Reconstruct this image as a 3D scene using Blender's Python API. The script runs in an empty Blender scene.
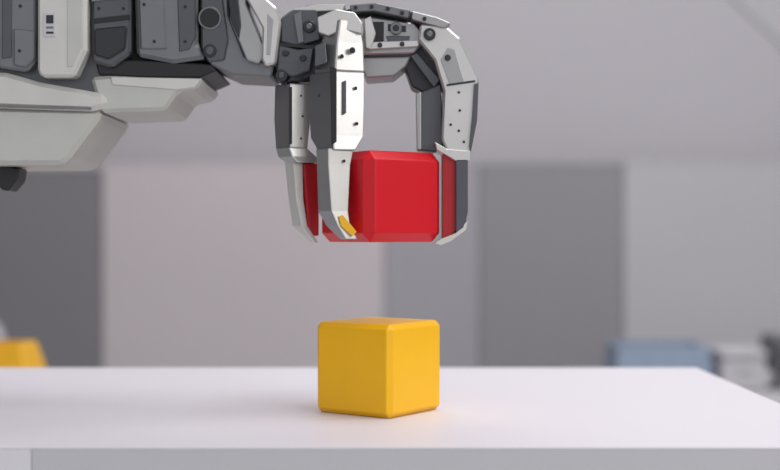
import bpy, bmesh, math
from mathutils import Vector, Matrix

sc = bpy.context.scene
sc.view_settings.view_transform = 'Standard'
sc.view_settings.look = 'None'

# ------------------------------------------------------------------ materials
def lin(c):
    c = c/255.0
    return c/12.92 if c <= 0.04045 else ((c+0.055)/1.055)**2.4

def mat(name, rgb, rough=0.5, metal=0.0, var=0.04, scale=40, bump=0.0, spec=0.5, coat=0.0):
    m = bpy.data.materials.new(name); m.use_nodes = True
    nt = m.node_tree; b = nt.nodes['Principled BSDF']
    col = [lin(v) for v in rgb]
    tc = nt.nodes.new('ShaderNodeTexCoord')
    n = nt.nodes.new('ShaderNodeTexNoise'); n.inputs['Scale'].default_value = scale
    n.inputs['Detail'].default_value = 4
    nt.links.new(tc.outputs['Object'], n.inputs['Vector'])
    r = nt.nodes.new('ShaderNodeValToRGB')
    r.color_ramp.elements[0].position = 0.3; r.color_ramp.elements[1].position = 0.7
    r.color_ramp.elements[0].color = [v*(1-var) for v in col]+[1]
    r.color_ramp.elements[1].color = [min(1, v*(1+var)) for v in col]+[1]
    nt.links.new(n.outputs['Fac'], r.inputs['Fac'])
    nt.links.new(r.outputs['Color'], b.inputs['Base Color'])
    b.inputs['Roughness'].default_value = rough
    b.inputs['Metallic'].default_value = metal
    b.inputs['Specular IOR Level'].default_value = spec
    if coat: b.inputs['Coat Weight'].default_value = coat
    if bump:
        n2 = nt.nodes.new('ShaderNodeTexNoise'); n2.inputs['Scale'].default_value = scale*12
        nt.links.new(tc.outputs['Object'], n2.inputs['Vector'])
        bp = nt.nodes.new('ShaderNodeBump'); bp.inputs['Strength'].default_value = bump
        bp.inputs['Distance'].default_value = 0.0005
        nt.links.new(n2.outputs['Fac'], bp.inputs['Height'])
        nt.links.new(bp.outputs['Normal'], b.inputs['Normal'])
    return m

M = dict(
 yellow = mat('yellow_paint', (246,186,12), 0.36, bump=0.04, var=0.015, spec=0.4),
 red    = mat('red_paint', (208,12,30), 0.38, bump=0.04, var=0.015, spec=0.35),
 redpad = mat('red_reflection', (170,12,24), 0.45),  # red block's reflection, put into the pad colour
 top    = mat('white_laminate', (224,220,227), 0.45, var=0.01, scale=6),
 edge   = mat('table_edge', (200,199,202), 0.6, var=0.01),
 edge2  = mat('table_endcap', (228,226,229), 0.6, var=0.01),
 leg    = mat('table_leg', (150,150,154), 0.4, 0.6),
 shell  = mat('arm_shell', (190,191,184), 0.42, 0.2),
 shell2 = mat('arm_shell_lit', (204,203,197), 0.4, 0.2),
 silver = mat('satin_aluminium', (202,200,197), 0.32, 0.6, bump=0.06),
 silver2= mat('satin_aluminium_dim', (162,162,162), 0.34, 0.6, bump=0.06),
 midg   = mat('mid_grey', (116,118,121), 0.38, 0.4, bump=0.05),
 gunm   = mat('gunmetal', (86,88,92), 0.36, 0.45, bump=0.05),
 dark   = mat('dark_grey', (50,51,55), 0.38, 0.35),
 black  = mat('black_polymer', (18,18,20), 0.4),
 wall   = mat('wall_paint', (189,186,191), 0.9, var=0.01, scale=2),
 ceil   = mat('ceiling_paint', (225,225,228), 0.9, var=0.01),
 floor  = mat('floor_vinyl', (150,149,152), 0.6, var=0.03, scale=5),
 p_dark = mat('panel_dark', (132,131,134), 0.85, var=0.015, scale=3),
 p_pink = mat('panel_pale', (203,195,197), 0.85, var=0.015, scale=3),
 p_mid  = mat('panel_mid', (168,165,171), 0.85, var=0.015, scale=3),
 p_dk2  = mat('panel_slate', (149,147,151), 0.85, var=0.015, scale=3),
 p_lt   = mat('panel_light', (189,187,191), 0.85, var=0.015, scale=3),
 blue   = mat('blue_plastic', (138,154,174), 0.6),
 white  = mat('white_plastic', (196,196,200), 0.5),
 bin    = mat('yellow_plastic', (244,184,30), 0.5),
)

# ------------------------------------------------------------------ helpers
def empty(name, loc=(0,0,0)):
    e = bpy.data.objects.new(name, None); e.location = loc
    e.empty_display_size = 0.05
    sc.collection.objects.link(e); return e

def finish(bm, name, mats, parent=None, bevel=0.0, seg=2):
    bmesh.ops.recalc_face_normals(bm, faces=bm.faces)
    me = bpy.data.meshes.new(name); bm.to_mesh(me); bm.free()
    ob = bpy.data.objects.new(name, me); sc.collection.objects.link(ob)
    for m in (mats if isinstance(mats, (list, tuple)) else [mats]): me.materials.append(m)
    if bevel:
        b = ob.modifiers.new('bevel', 'BEVEL'); b.width = bevel; b.segments = seg
        b.limit_method = 'ANGLE'; b.angle_limit = math.radians(25); b.harden_normals = False
    if parent:
        ob.parent = parent
        ob.matrix_parent_inverse = Matrix.Translation(-Vector(parent.location))
    return ob

def box(name, x0,x1,y0,y1,z0,z1, m, parent=None, bevel=0.0, seg=2):
    bm = bmesh.new()
    vs = [bm.verts.new((x,y,z)) for x in (x0,x1) for y in (y0,y1) for z in (z0,z1)]
    for f in [(0,1,3,2),(4,6,7,5),(0,4,5,1),(2,3,7,6),(0,2,6,4),(1,5,7,3)]:
        bm.faces.new([vs[i] for i in f])
    return finish(bm, name, m, parent, bevel, seg)

# the machine is laid out in image pixels on the blocks' depth plane: 1500 pixels = 1 m
U = 1/1500.0
def EX(u): return (u-390)*U
def EZ(v): return 0.867+(235-v)*U

def plate(name, poly, y0, y1, m, parent, bevel=0.0008, seg=2, taper=1.0):
    """profile in image pixels, extruded through thickness y0..y1 (mm)"""
    bevel *= 0.6
    bm = bmesh.new()
    cx = sum(p[0] for p in poly)/len(poly); cy = sum(p[1] for p in poly)/len(poly)
    a = [bm.verts.new((EX(u), y0/1000, EZ(v))) for u,v in poly]
    b = [bm.verts.new((EX(cx+(u-cx)*taper), y1/1000, EZ(cy+(v-cy)*taper))) for u,v in poly]
    n = len(poly)
    bm.faces.new(a); bm.faces.new(b[::-1])
    for i in range(n):
        bm.faces.new((a[i], b[i], b[(i+1)%n], a[(i+1)%n]))
    return finish(bm, name, m, parent, bevel, seg)

def link(name, secs, ye, mL, mR, parent, tA=1.3, tB=0.58, bevel=0.0007):
    """four-sided finger link; sections run down the finger, arris toward front"""
    bm = bmesh.new(); rings = []
    for s in secs:
        v, xl, xe, xr = s[:4]; dy = (s[4] if len(s) > 4 else 0)+ye
        if not isinstance(v, (tuple, list)): v = (v,v,v)
        E = Vector((EX(xe), dy/1000, EZ(v[1])))
        L = Vector((EX(xl), dy/1000+(xe-xl)*U*tA, EZ(v[0])))
        R = Vector((EX(xr), dy/1000+(xr-xe)*U*tB, EZ(v[2])))
        rings.append([bm.verts.new(p) for p in (L,E,R,L+R-E)])
    bm.faces.new(rings[0]); bm.faces.new(rings[-1][::-1])
    for a,b in zip(rings, rings[1:]):
        for i in range(4):
            f = bm.faces.new((a[i], b[i], b[(i+1)%4], a[(i+1)%4]))
            f.material_index = 0 if i in (0,3) else 1
    return finish(bm, name, [mL,mR], parent, bevel)

def disc(name, u, v, r, y0, y1, m, parent, seg=24, bevel=0.0004):
    bm = bmesh.new()
    a=[];b=[]
    for i in range(seg):
        t = 2*math.pi*i/seg
        a.append(bm.verts.new((EX(u+r*math.cos(t)), y0/1000, EZ(v+r*math.sin(t)))))
        b.append(bm.verts.new((EX(u+r*math.cos(t)), y1/1000, EZ(v+r*math.sin(t)))))
    bm.faces.new(a); bm.faces.new(b[::-1])
    for i in range(seg): bm.faces.new((a[i],b[i],b[(i+1)%seg],a[(i+1)%seg]))
    return finish(bm, name, m, parent, bevel, 1)

def screw(name, u, v, r, y, parent, m=None):
    disc(name, u, v, r, y-0.7, y+3, m or M['dark'], parent, 16, 0.0002)
    disc(name+'_socket', u, v, r*0.45, y-0.9, y+1, M['black'], parent, 6, 0)

def block(name, m, centre, size, h, ang, z0, cham):
    """painted block with flat chamfers and softened arrises"""
    bm = bmesh.new(); bmesh.ops.create_cube(bm, size=1)
    for v in bm.verts: v.co = Vector((v.co.x*size, v.co.y*size, v.co.z*h))
    bmesh.ops.bevel(bm, geom=bm.edges[:], offset=cham, segments=1, profile=0.5, affect='EDGES')
    ob = finish(bm, name, m, None, 0.0006, 3)
    ob.rotation_euler = (0,0,ang); ob.location = (centre[0], centre[1], z0+h/2)
    return ob

# ------------------------------------------------------------------ room
box('floor', -2.6, 3.2, -3.0, 2.8, -0.05, 0, M['floor'])
box('wall_back', -2.6, 3.2, 2.65, 2.75, 0, 2.8, M['wall'])
box('wall_left', -2.7, -2.6, -3.0, 2.75, 0, 2.8, M['wall'])
box('wall_right', 3.2, 3.3, -3.0, 2.75, 0, 2.8, M['wall'])
box('ceiling', -2.7, 3.3, -3.0, 2.75, 2.8, 2.9, M['ceil'])
box('baseboard_back', -2.6, 3.2, 2.63, 2.65, 0, 0.1, M['p_mid'])
bm = bmesh.new()
pr = [(0.945,1.512),(1.40,1.08),(3.19,1.08),(3.19,2.79),(-0.25,2.79)]
a=[bm.verts.new((x,2.642,z)) for x,z in pr]; b=[bm.verts.new((x,2.65,z)) for x,z in pr]
bm.faces.new(a); bm.faces.new(b[::-1])
for i in range(5): bm.faces.new((a[i],b[i],b[(i+1)%5],a[(i+1)%5]))
finish(bm, 'trim_1', M['p_lt'])

def partition(name, x0, x1, ztop, y, m):
    e = empty(name, ((x0+x1)/2, y, 0))
    box('panel', x0, x1, y, y+0.04, 0.03, ztop-0.012, m, e, 0.003)
    box('cap_rail', x0, x1, y, y+0.04, ztop-0.012, ztop, m, e, 0.002)
    for i,x in enumerate((x0+0.08, x1-0.12)):
        box('foot_%d'%(i+1), x, x+0.04, y-0.03, y+0.07, 0, 0.03, M['leg'], e, 0.003)
partition('partition_panel', -1.95, -0.757, 1.040, 2.50, M['p_dark'])
partition('partition_panel.001', -0.755, -0.015, 1.055, 2.50, M['p_pink'])
partition('partition_panel.002', -0.013, 0.234, 1.055, 2.50, M['p_mid'])
partition('partition_panel.003', 0.236, 0.613, 1.055, 2.50, M['p_dk2'])
partition('partition_panel.004', 0.615, 1.90, 1.062, 2.50, M['p_lt'])

# ------------------------------------------------------------------ table
T = empty('work_table', (-0.16,0.065,0))
TX0,TX1,TY0,TY1 = -0.60,0.271,-0.146,0.276
box('tabletop', TX0,TX1,TY0,TY1,0.7485,0.75,M['top'],T,0.0005)
box('front_edge', -0.198,TX1,TY0,TY0+0.03,0.70,0.7485,M['edge'],T,0.0003)
box('end_cap', TX0,-0.1983,TY0,TY0+0.03,0.70,0.7485,M['edge2'],T,0.0003)
box('core', TX0,TX1,TY0+0.03,TY1,0.70,0.7485,M['edge'],T,0.0004)
k=0
for x in (TX0+0.03,TX1-0.07):
    for y in (TY0+0.03,TY1-0.07):
        k+=1; box('leg_%d'%k,x,x+0.04,y,y+0.04,0,0.70,M['leg'],T,0.003)
box('rail_1',TX0+0.07,TX1-0.07,TY1-0.06,TY1-0.04,0.15,0.19,M['leg'],T,0.002)

# ------------------------------------------------------------------ blocks
block('yellow_block', M['yellow'], (-0.0073,0), 0.0612, 0.0600, -math.atan2(0.57,0.82), 0.75, 0.0034)
RZ = EZ(242)
block('red_block', M['red'], (-0.0064,0), 0.0612, 0.0590, math.radians(34.5), RZ, 0.0060)

# ------------------------------------------------------------------ robot
R = empty('robot_arm', (-0.95,0.03,0))
def vcyl(name,x,y,r,z0,z1,m,seg=48,bev=0.004):
    bm=bmesh.new(); bmesh.ops.create_cone(bm,cap_ends=True,segments=seg,radius1=r,radius2=r,depth=z1-z0)
    for v in bm.verts: v.co += Vector((x,y,(z0+z1)/2))
    return finish(bm,name,m,R,bev)
vcyl('base_flange',-0.95,0.03,0.16,0,0.03,M['gunm'])
vcyl('pedestal',-0.95,0.03,0.10,0.03,0.86,M['shell'])
vcyl('shoulder',-0.95,0.03,0.115,0.86,1.16,M['midg'])
box('upper_arm',-0.95,-0.33,-0.005,0.065,0.925,1.10,M['shell'],R,0.015,4)

plate('forearm_core',[(-160,-110),(104,-110),(108,60),(112,100),(-160,100)],-14,74,M['gunm'],R,0.003,3)
plate('forearm_skirt',[(-160,106),(108,112),(104,122),(74,162),(66,166),(-160,167)],-16,76,M['shell'],R,0.005,1)
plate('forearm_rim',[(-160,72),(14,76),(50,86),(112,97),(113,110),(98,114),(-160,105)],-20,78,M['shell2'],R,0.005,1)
plate('rim_seam',[(-160,104),(98,111),(98,112.5),(-160,105.5)],-20.3,0,M['midg'],R,0)
plate('side_panel',[(8,-60),(45,-60),(45,66),(36,76),(8,72)],-22,0,M['midg'],R,0.0025,1)
plate('side_panel_inset',[(12,-60),(22,-60),(22,62),(12,64)],-22.8,0,M['gunm'],R,0.001,1)
plate('side_panel_step',[(24,34),(44,36),(44,64),(36,72),(24,70)],-24,0,M['midg'],R,0.0015,1)
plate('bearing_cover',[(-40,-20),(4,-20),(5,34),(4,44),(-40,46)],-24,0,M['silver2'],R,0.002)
plate('bearing_cover_dark',[(-40,48),(8,50),(8,60),(3,72),(-40,74)],-24,0,M['black'],R,0.001)
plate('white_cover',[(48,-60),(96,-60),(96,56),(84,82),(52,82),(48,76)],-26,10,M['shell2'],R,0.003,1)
plate('white_cover_side',[(77,-60),(92,-60),(92,52),(82,72),(77,72)],-26.4,0,M['shell'],R,0.0005,1)
plate('label',[(54,19),(66,19),(66,43),(54,43)],-26.6,-25,M['white'],R,0.0003)
plate('label_mark_1',[(57,22),(64,22),(64,30),(57,30)],-26.9,-25,M['dark'],R,0)
plate('label_mark_2',[(57,33),(64,33),(64,35),(57,35)],-26.9,-25,M['midg'],R,0)
plate('label_mark_3',[(57,38),(64,38),(64,40),(57,40)],-26.9,-25,M['dark'],R,0)
plate('actuator_column',[(99,-60),(137,-60),(137,58),(118,72),(99,66)],-21,60,M['gunm'],R,0.003,1)
plate('actuator_slot',[(101,24),(136,20),(136,25),(101,29)],-21.6,0,M['black'],R,0)
plate('actuator_foot',[(102,34),(134,31),(132,54),(116,64),(102,60)],-23,0,M['dark'],R,0.002,1)
plate('actuator_band',[(99,-2),(137,-6),(137,4),(99,8)],-22,0,M['midg'],R,0.0008,1)
plate('gear_housing',[(138,-60),(202,-60),(202,50),(211,62),(178,67),(142,60)],-19,60,M['midg'],R,0.004,1)
plate('gear_housing_lid',[(142,-60),(166,-60),(172,54),(146,54)],-20.4,0,M['midg'],R,0.002,1)
plate('gear_housing_cheek',[(180,-60),(200,-60),(200,42),(194,54),(184,56)],-19.8,0,M['gunm'],R,0.001,1)
plate('under_bumper',[(100,62),(142,63),(214,67),(220,74),(204,81),(150,81),(104,78)],-16,60,M['black'],R,0.002)
plate('under_fairing',[(96,80),(120,78),(208,81),(200,92),(182,95),(170,113),(106,115)],-17,66,M['shell'],R,0.004,1)
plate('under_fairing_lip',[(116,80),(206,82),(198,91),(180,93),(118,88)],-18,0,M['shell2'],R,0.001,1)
plate('cable_gland',[(-12,160),(17,168),(15,180),(6,191),(0,190),(-12,178)],5,25,M['black'],R,0.002)
for i,(u,v,y) in enumerate([(30,12,-22),(30,56,-24),(106,14,-21),(130,14,-21),(150,10,-20.4),(160,46,-20.4),(190,12,-19.8),(190,46,-19.8)]):
    screw('forearm_screw_%d'%i,u,v,1.6,y,R)
# wrist
plate('wrist_plate',[(203,-60),(230,-60),(232,20),(248,60),(276,68),(274,80),(236,78),(214,68),(205,50)],-17,40,M['midg'],R,0.002,1)
plate('wrist_boss',[(205,2),(226,2),(232,44),(228,64),(212,66),(206,52)],-19,0,M['gunm'],R,0.0015,1)
disc('wrist_bore_ring',214,23,11.5,-20,0,M['midg'],R,40)
disc('wrist_bore',214,23,9.5,-20.5,0,M['black'],R,40)
disc('wrist_pivot_ring',214,55,6.5,-20,0,M['dark'],R,32)
disc('wrist_pivot',214,55,4,-21,0,M['gunm'],R,24)
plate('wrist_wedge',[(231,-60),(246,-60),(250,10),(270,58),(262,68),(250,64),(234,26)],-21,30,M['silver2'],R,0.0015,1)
plate('wrist_wedge_dark',[(232,2),(242,2),(245,30),(243,44),(235,26)],-22,0,M['dark'],R,0.001)
plate('wrist_arch',[(242,-60),(256,-60),(262,-2),(280,14),(284,28),(279,68),(269,71),(265,64),(266,34),(254,12),(247,0)],-24,6,M['silver'],R,0.002,1)
plate('wrist_arch_inset',[(271,20),(277,26),(274,60),(270,60),(271,34)],-24.4,-20,M['silver2'],R,0.0003)

# ---- palm
plate('palm_bridge_dark',[(278,30),(292,14),(310,8),(338,12),(344,50),(330,74),(300,84),(280,84),(274,66)],-12,34,M['dark'],R,0.002,1)
plate('palm_knuckle_a',[(283,22),(294,14),(318,14),(322,44),(300,50),(283,46)],-17,0,M['gunm'],R,0.0015,1)
plate('palm_knuckle_b',[(281,48),(300,53),(316,50),(312,74),(296,80),(279,76)],-18,0,M['gunm'],R,0.0015,1)
plate('palm_knuckle_fin',[(296,20),(303,16),(306,46),(300,48)],-19,0,M['midg'],R,0.0006,1)
plate('palm_knuckle_gap',[(281,46.5),(318,50),(318,53),(281,50)],-18.3,0,M['black'],R,0)
disc('knuckle_joint_1',311,31,6,-19,0,M['dark'],R,32); disc('knuckle_joint_1_cap',311,31,3,-20,0,M['midg'],R,24)
disc('knuckle_joint_2',284,79,6,-20,0,M['dark'],R,32); disc('knuckle_joint_2_cap',284,79,3,-21,0,M['gunm'],R,24)
disc('knuckle_joint_3',288,57,3.2,-19.5,0,M['dark'],R,24); disc('knuckle_joint_4',305,62,3.2,-19.5,0,M['dark'],R,24)
plate('palm_top_rail_a',[(296,12),(318,8),(346,8),(344,14),(320,15),(298,19)],-14,30,M['silver'],R,0.001,1)
plate('palm_top_rail_b',[(350,8),(376,6),(410,13),(408,21),(374,14),(352,15)],-12,40,M['midg'],R,0.001,1)
plate('palm_top_rail_c',[(412,14),(436,20),(450,26),(444,31),(430,28),(411,22)],-12,44,M['silver2'],R,0.001,1)
plate('palm_top_rail_rear',[(328,14),(356,5),(420,11),(448,22),(442,34),(400,34),(336,28)],6,50,M['dark'],R,0.0012)
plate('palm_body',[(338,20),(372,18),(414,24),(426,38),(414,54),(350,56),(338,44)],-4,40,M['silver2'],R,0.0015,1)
plate('palm_slot_1',[(370,23),(384,23),(384,42),(374,44)],-5,0,M['black'],R,0.0006)
plate('palm_slot_2',[(388,25),(406,27),(406,33),(388,32)],-5,0,M['dark'],R,0.0006)
plate('palm_slot_3',[(386,37),(410,37),(408,48),(390,48)],-5,0,M['gunm'],R,0.0006)
plate('palm_cross_bar',[(366,44),(418,42),(418,48),(368,51)],-8,10,M['silver'],R,0.0006,1)
disc('palm_pin_1',380,47,2.4,-9.5,0,M['dark'],R,16); disc('palm_pin_2',402,46,2.4,-9.5,0,M['dark'],R,16)
disc('palm_motor',396,30,6,-8,6,M['midg'],R,28); disc('palm_motor_cap',396,30,3,-9,0,M['dark'],R,20)
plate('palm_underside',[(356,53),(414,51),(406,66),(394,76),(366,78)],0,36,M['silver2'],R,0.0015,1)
plate('palm_underside_lip',[(358,52),(412,51),(409,57),(360,58)],-3,30,M['dark'],R,0.0008)
for i,(u,v) in enumerate([(356,11),(372,10),(388,12),(402,16),(424,22)]):
    screw('palm_screw_%d'%i,u,v,2.0,-13,R)
plate('tendon_guard_a',[(365,22),(371,19),(376,36),(371,52),(366,50)],-12,0,M['silver'],R,0.0006,1)

# ---- front finger (toward camera)
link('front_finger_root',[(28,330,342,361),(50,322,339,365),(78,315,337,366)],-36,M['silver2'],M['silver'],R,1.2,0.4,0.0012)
link('front_finger_mid',[(78,311,335,366),(110,310,335,366),(140,312,335,365),(154,320,336,357)],-38,M['midg'],M['silver'],R,1.2,0.4,0.001)  # left face darker: its shade is put into the colour
plate('front_finger_guard',[(333,74),(339,76),(339,146),(334,149)],-39,-32,M['black'],R,0.0006)
plate('front_finger_recess',[(345,88),(348,87),(348,118),(345,120)],-37.2,-25,M['gunm'],R,0.0003)
plate('front_finger_cap',[(320,26),(338,18),(356,21),(364,32),(363,42),(346,38),(330,44),(321,40)],-34,0,M['silver'],R,0.0012,1)
plate('front_finger_side_tag',[(318,54),(328,50),(330,70),(318,74)],-36.5,-20,M['gunm'],R,0.0008)
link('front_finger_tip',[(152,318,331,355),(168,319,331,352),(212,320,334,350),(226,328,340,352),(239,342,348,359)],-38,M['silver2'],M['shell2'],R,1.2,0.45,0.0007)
plate('front_finger_tip_glow',[(341,217),(345,216),(358,232),(354,236),(343,226)],-38.3,-30,M['bin'],R,0.0004)  # yellow glow on the fingertip, painted as a coloured plate
screw('ff_s1',322,100,1.6,-27,R); screw('ff_s2',354,58,2.8,-36.5,R); screw('ff_s3',344,64,1.8,-37.5,R)
screw('ff_s4',358,128,1.6,-34,R); screw('ff_s5',357,94,1.6,-34,R); screw('ff_s6',346,164,1.4,-35,R)

# ---- left finger
link('left_finger_root',[(60,277,294,314),(84,276,292,313)],-16,M['gunm'],M['dark'],R,1.2,0.5)
link('left_finger_mid',[(86,275,292,313),(120,274,292,312),(150,276,292,309)],-17,M['midg'],M['silver'],R,1.2,0.5,0.001)  # left side's shade painted in with the darker grey
plate('left_finger_groove',[(291,90),(294,90),(294,146),(291,146)],-17.6,-12,M['black'],R,0)
link('left_finger_knee',[(149,276,291,308),(158,279,294,318),(164,287,300,319)],-18,M['silver2'],M['silver'],R,1.2,0.5,0.0008)
link('left_finger_tip',[(162,285,295,304),(200,289,298,305),(226,293,303,309),(243,312,316,320)],-14,M['shell2'],M['shell2'],R,1.2,0.5,0.0007)
link('left_finger_pad',[(164,301,305,320),(236,304,310,320)],-12,M['redpad'],M['redpad'],R,1.0,0.4,0.0008)  # pad coloured with the red reflected from the block
screw('lf_s1',302,98,1.5,-13,R); screw('lf_s2',302,140,1.5,-13,R); screw('lf_s3',304,118,1.2,-13,R)

# ---- right finger
plate('right_finger_root',[(404,26),(428,24),(442,50),(444,84),(428,94),(412,86),(402,58)],4,30,M['dark'],R,0.0015,1)
plate('right_finger_strut',[(410,56),(417,53),(440,80),(434,88)],-2,10,M['gunm'],R,0.0008,1)
plate('right_finger_link',[(420,26),(444,27),(459,40),(478,80),(476,120),(470,155),(446,152),(441,140),(443,92),(434,62),(418,42)],-10,16,M['silver'],R,0.0022,1)
plate('right_finger_link_face',[(447,50),(454,52),(463,82),(463,84),(449,86),(440,62)],-10.6,0,M['silver2'],R,0.0004)
plate('right_finger_link_gap',[(446,86),(474,82),(474,84),(446,88)],-10.7,0,M['dark'],R,0)
plate('right_finger_outer_rail',[(473,86),(477.5,85),(476,122),(470,152),(468,148),(471,118)],-12,10,M['gunm'],R,0.0004)
plate('right_finger_inner',[(417,94),(441,84),(443,150),(434,152),(417,150)],-2,16,M['gunm'],R,0.0012,1)
plate('right_finger_inner_edge',[(416,94),(421,92),(421,150),(417,150)],-4,14,M['silver2'],R,0.0008)
disc('right_finger_joint',429,37,6,-13,0,M['dark'],R,32); disc('right_finger_joint_cap',429,37,3,-14,0,M['midg'],R,24)
disc('right_finger_joint2',447,60,3,-12.5,0,M['dark'],R,24)
for i,(u,v) in enumerate([(458,94),(459,112),(458,132),(450,126),(463,143)]):
    screw('rf_s%d'%i,u,v,1.3,-10,R)
plate('right_finger_knee',[(434,143),(446,150),(470,152),(469,162),(455,162),(436,151)],-12,14,M['silver'],R,0.0008,1)
plate('right_finger_pad',[(442,154),(456,160),(456,230),(446,240),(442,240)],-9,12,M['redpad'],R,0.0008)  # reflected red painted on as this pad's colour
plate('right_finger_tip',[(455,160),(467,160),(467,212),(463,228),(455,234)],-12,12,M['gunm'],R,0.001)
plate('right_finger_toe',[(434,243),(440,239),(455,233),(467,220),(465,230),(450,241),(440,245)],-12,12,M['shell2'],R,0.0006)

# ------------------------------------------------------------------ background items
S = empty('side_table',(1.0,1.75,0))
box('top',0.40,1.6,1.5,2.1,0.53,0.555,M['p_lt'],S,0.003)
k=0
for x in (0.43,1.53):
    for y in (1.53,2.03):
        k+=1; box('leg_%d'%k,x,x+0.04,y,y+0.04,0,0.53,M['leg'],S,0.003)
def frustum_bin(name,cx,cy,z0,w,d,h,fl,m):
    bm=bmesh.new(); t=0.008
    def ring(w,d,z): return [bm.verts.new((cx+sx*w/2,cy+sy*d/2,z)) for sx,sy in ((-1,-1),(1,-1),(1,1),(-1,1))]
    o0=ring(w,d,z0); o1=ring(w*fl,d*fl,z0+h); i1=ring(w*fl-2*t,d*fl-2*t,z0+h); i0=ring(w-2*t,d-2*t,z0+t)
    bm.faces.new(o0[::-1]); bm.faces.new(i0)
    for a,b in ((o0,o1),(o1,i1),(i1,i0)):
        for i in range(4): bm.faces.new((a[i],a[(i+1)%4],b[(i+1)%4],b[i]))
    return finish(bm,name,m,None,0.003,3)
frustum_bin('blue_storage_bin',0.55,1.78,0.5555,0.200,0.16,0.088,0.92,M['blue'])
C = empty('equipment_case',(0.70,1.75,0.5555))
box('body',0.658,0.748,1.68,1.80,0.5555,0.620,M['p_lt'],C,0.008,3)
box('lid',0.656,0.750,1.678,1.802,0.622,0.638,M['p_lt'],C,0.006,3)
box('handle',0.69,0.72,1.672,1.678,0.598,0.604,M['p_lt'],C,0.002)
D = empty('desk_speaker',(0.82,1.75,0.5555))
box('cabinet',0.768,0.868,1.70,1.80,0.5905,0.665,M['midg'],D,0.008,3)
box('stand',0.79,0.846,1.71,1.79,0.5555,0.5905,M['p_lt'],D,0.004)
box('grille',0.775,0.861,1.696,1.70,0.597,0.658,M['gunm'],D,0.002)

S2 = empty('storage_bench',(-0.9,1.0,0))
box('top',-1.4,-0.44,0.8,1.15,0.615,0.64,M['p_lt'],S2,0.003)
k=0
for x in (-1.37,-0.52):
    for y in (0.83,1.08):
        k+=1; box('leg_%d'%k,x,x+0.04,y,y+0.04,0,0.615,M['leg'],S2,0.003)
frustum_bin('yellow_parts_bin',-0.568,0.95,0.6405,0.16,0.12,0.074,0.72,M['bin'])
B = empty('pale_bottle',(-0.615,1.09,0.6405))
bm=bmesh.new()
prof=[(0.0,0),(0.026,0),(0.028,0.01),(0.028,0.07),(0.02,0.09),(0.011,0.095),(0.011,0.11),(0,0.11)]
rings=[]
for r,z in prof:
    rings.append([bm.verts.new((-0.612+max(r,0.0005)*math.cos(2*math.pi*i/24),1.09+max(r,0.0005)*math.sin(2*math.pi*i/24),0.6405+z)) for i in range(24)])
for a_,b_ in zip(rings,rings[1:]):
    for i in range(24): bm.faces.new((a_[i],a_[(i+1)%24],b_[(i+1)%24],b_[i]))
finish(bm,'bottle_body',M['p_mid'],B)

# ------------------------------------------------------------------ light
def area(name, loc, target, sx, sy, power, col):
    l=bpy.data.lights.new(name,'AREA'); l.shape='RECTANGLE'; l.size=sx; l.size_y=sy; l.energy=power; l.color=col
    o=bpy.data.objects.new(name,l); o.location=loc
    o.rotation_euler=(Vector(target)-Vector(loc)).to_track_quat('-Z','Y').to_euler()
    sc.collection.objects.link(o)
area('ceiling_light',(0.9,0.0,2.75),(0.9,0.0,0),1.6,1.2,31,(1,0.99,0.98))
area('ceiling_light_rear',(0.2,1.4,2.75),(0.2,1.4,0),2.4,0.8,22,(1,0.98,0.98))
area('studio_softbox',(1.9,-2.0,1.9),(0,0,0.85),1.4,1.4,27,(1,0.99,0.97))
w=bpy.data.worlds.new('world'); sc.world=w; w.use_nodes=True
bg=w.node_tree.nodes['Background']; bg.inputs['Color'].default_value=(0.94,0.95,1.0,1); bg.inputs['Strength'].default_value=0.88

# ------------------------------------------------------------------ camera
cd=bpy.data.cameras.new('camera'); cam=bpy.data.objects.new('camera',cd)
cam.location=(0,-0.85,0.867); cam.rotation_euler=(math.radians(90),0,0)
cd.sensor_width=36; cd.lens=1275/780*36; cd.clip_start=0.02
cd.dof.use_dof=True; cd.dof.focus_distance=0.82; cd.dof.aperture_fstop=4.2
sc.collection.objects.link(cam); sc.camera=cam
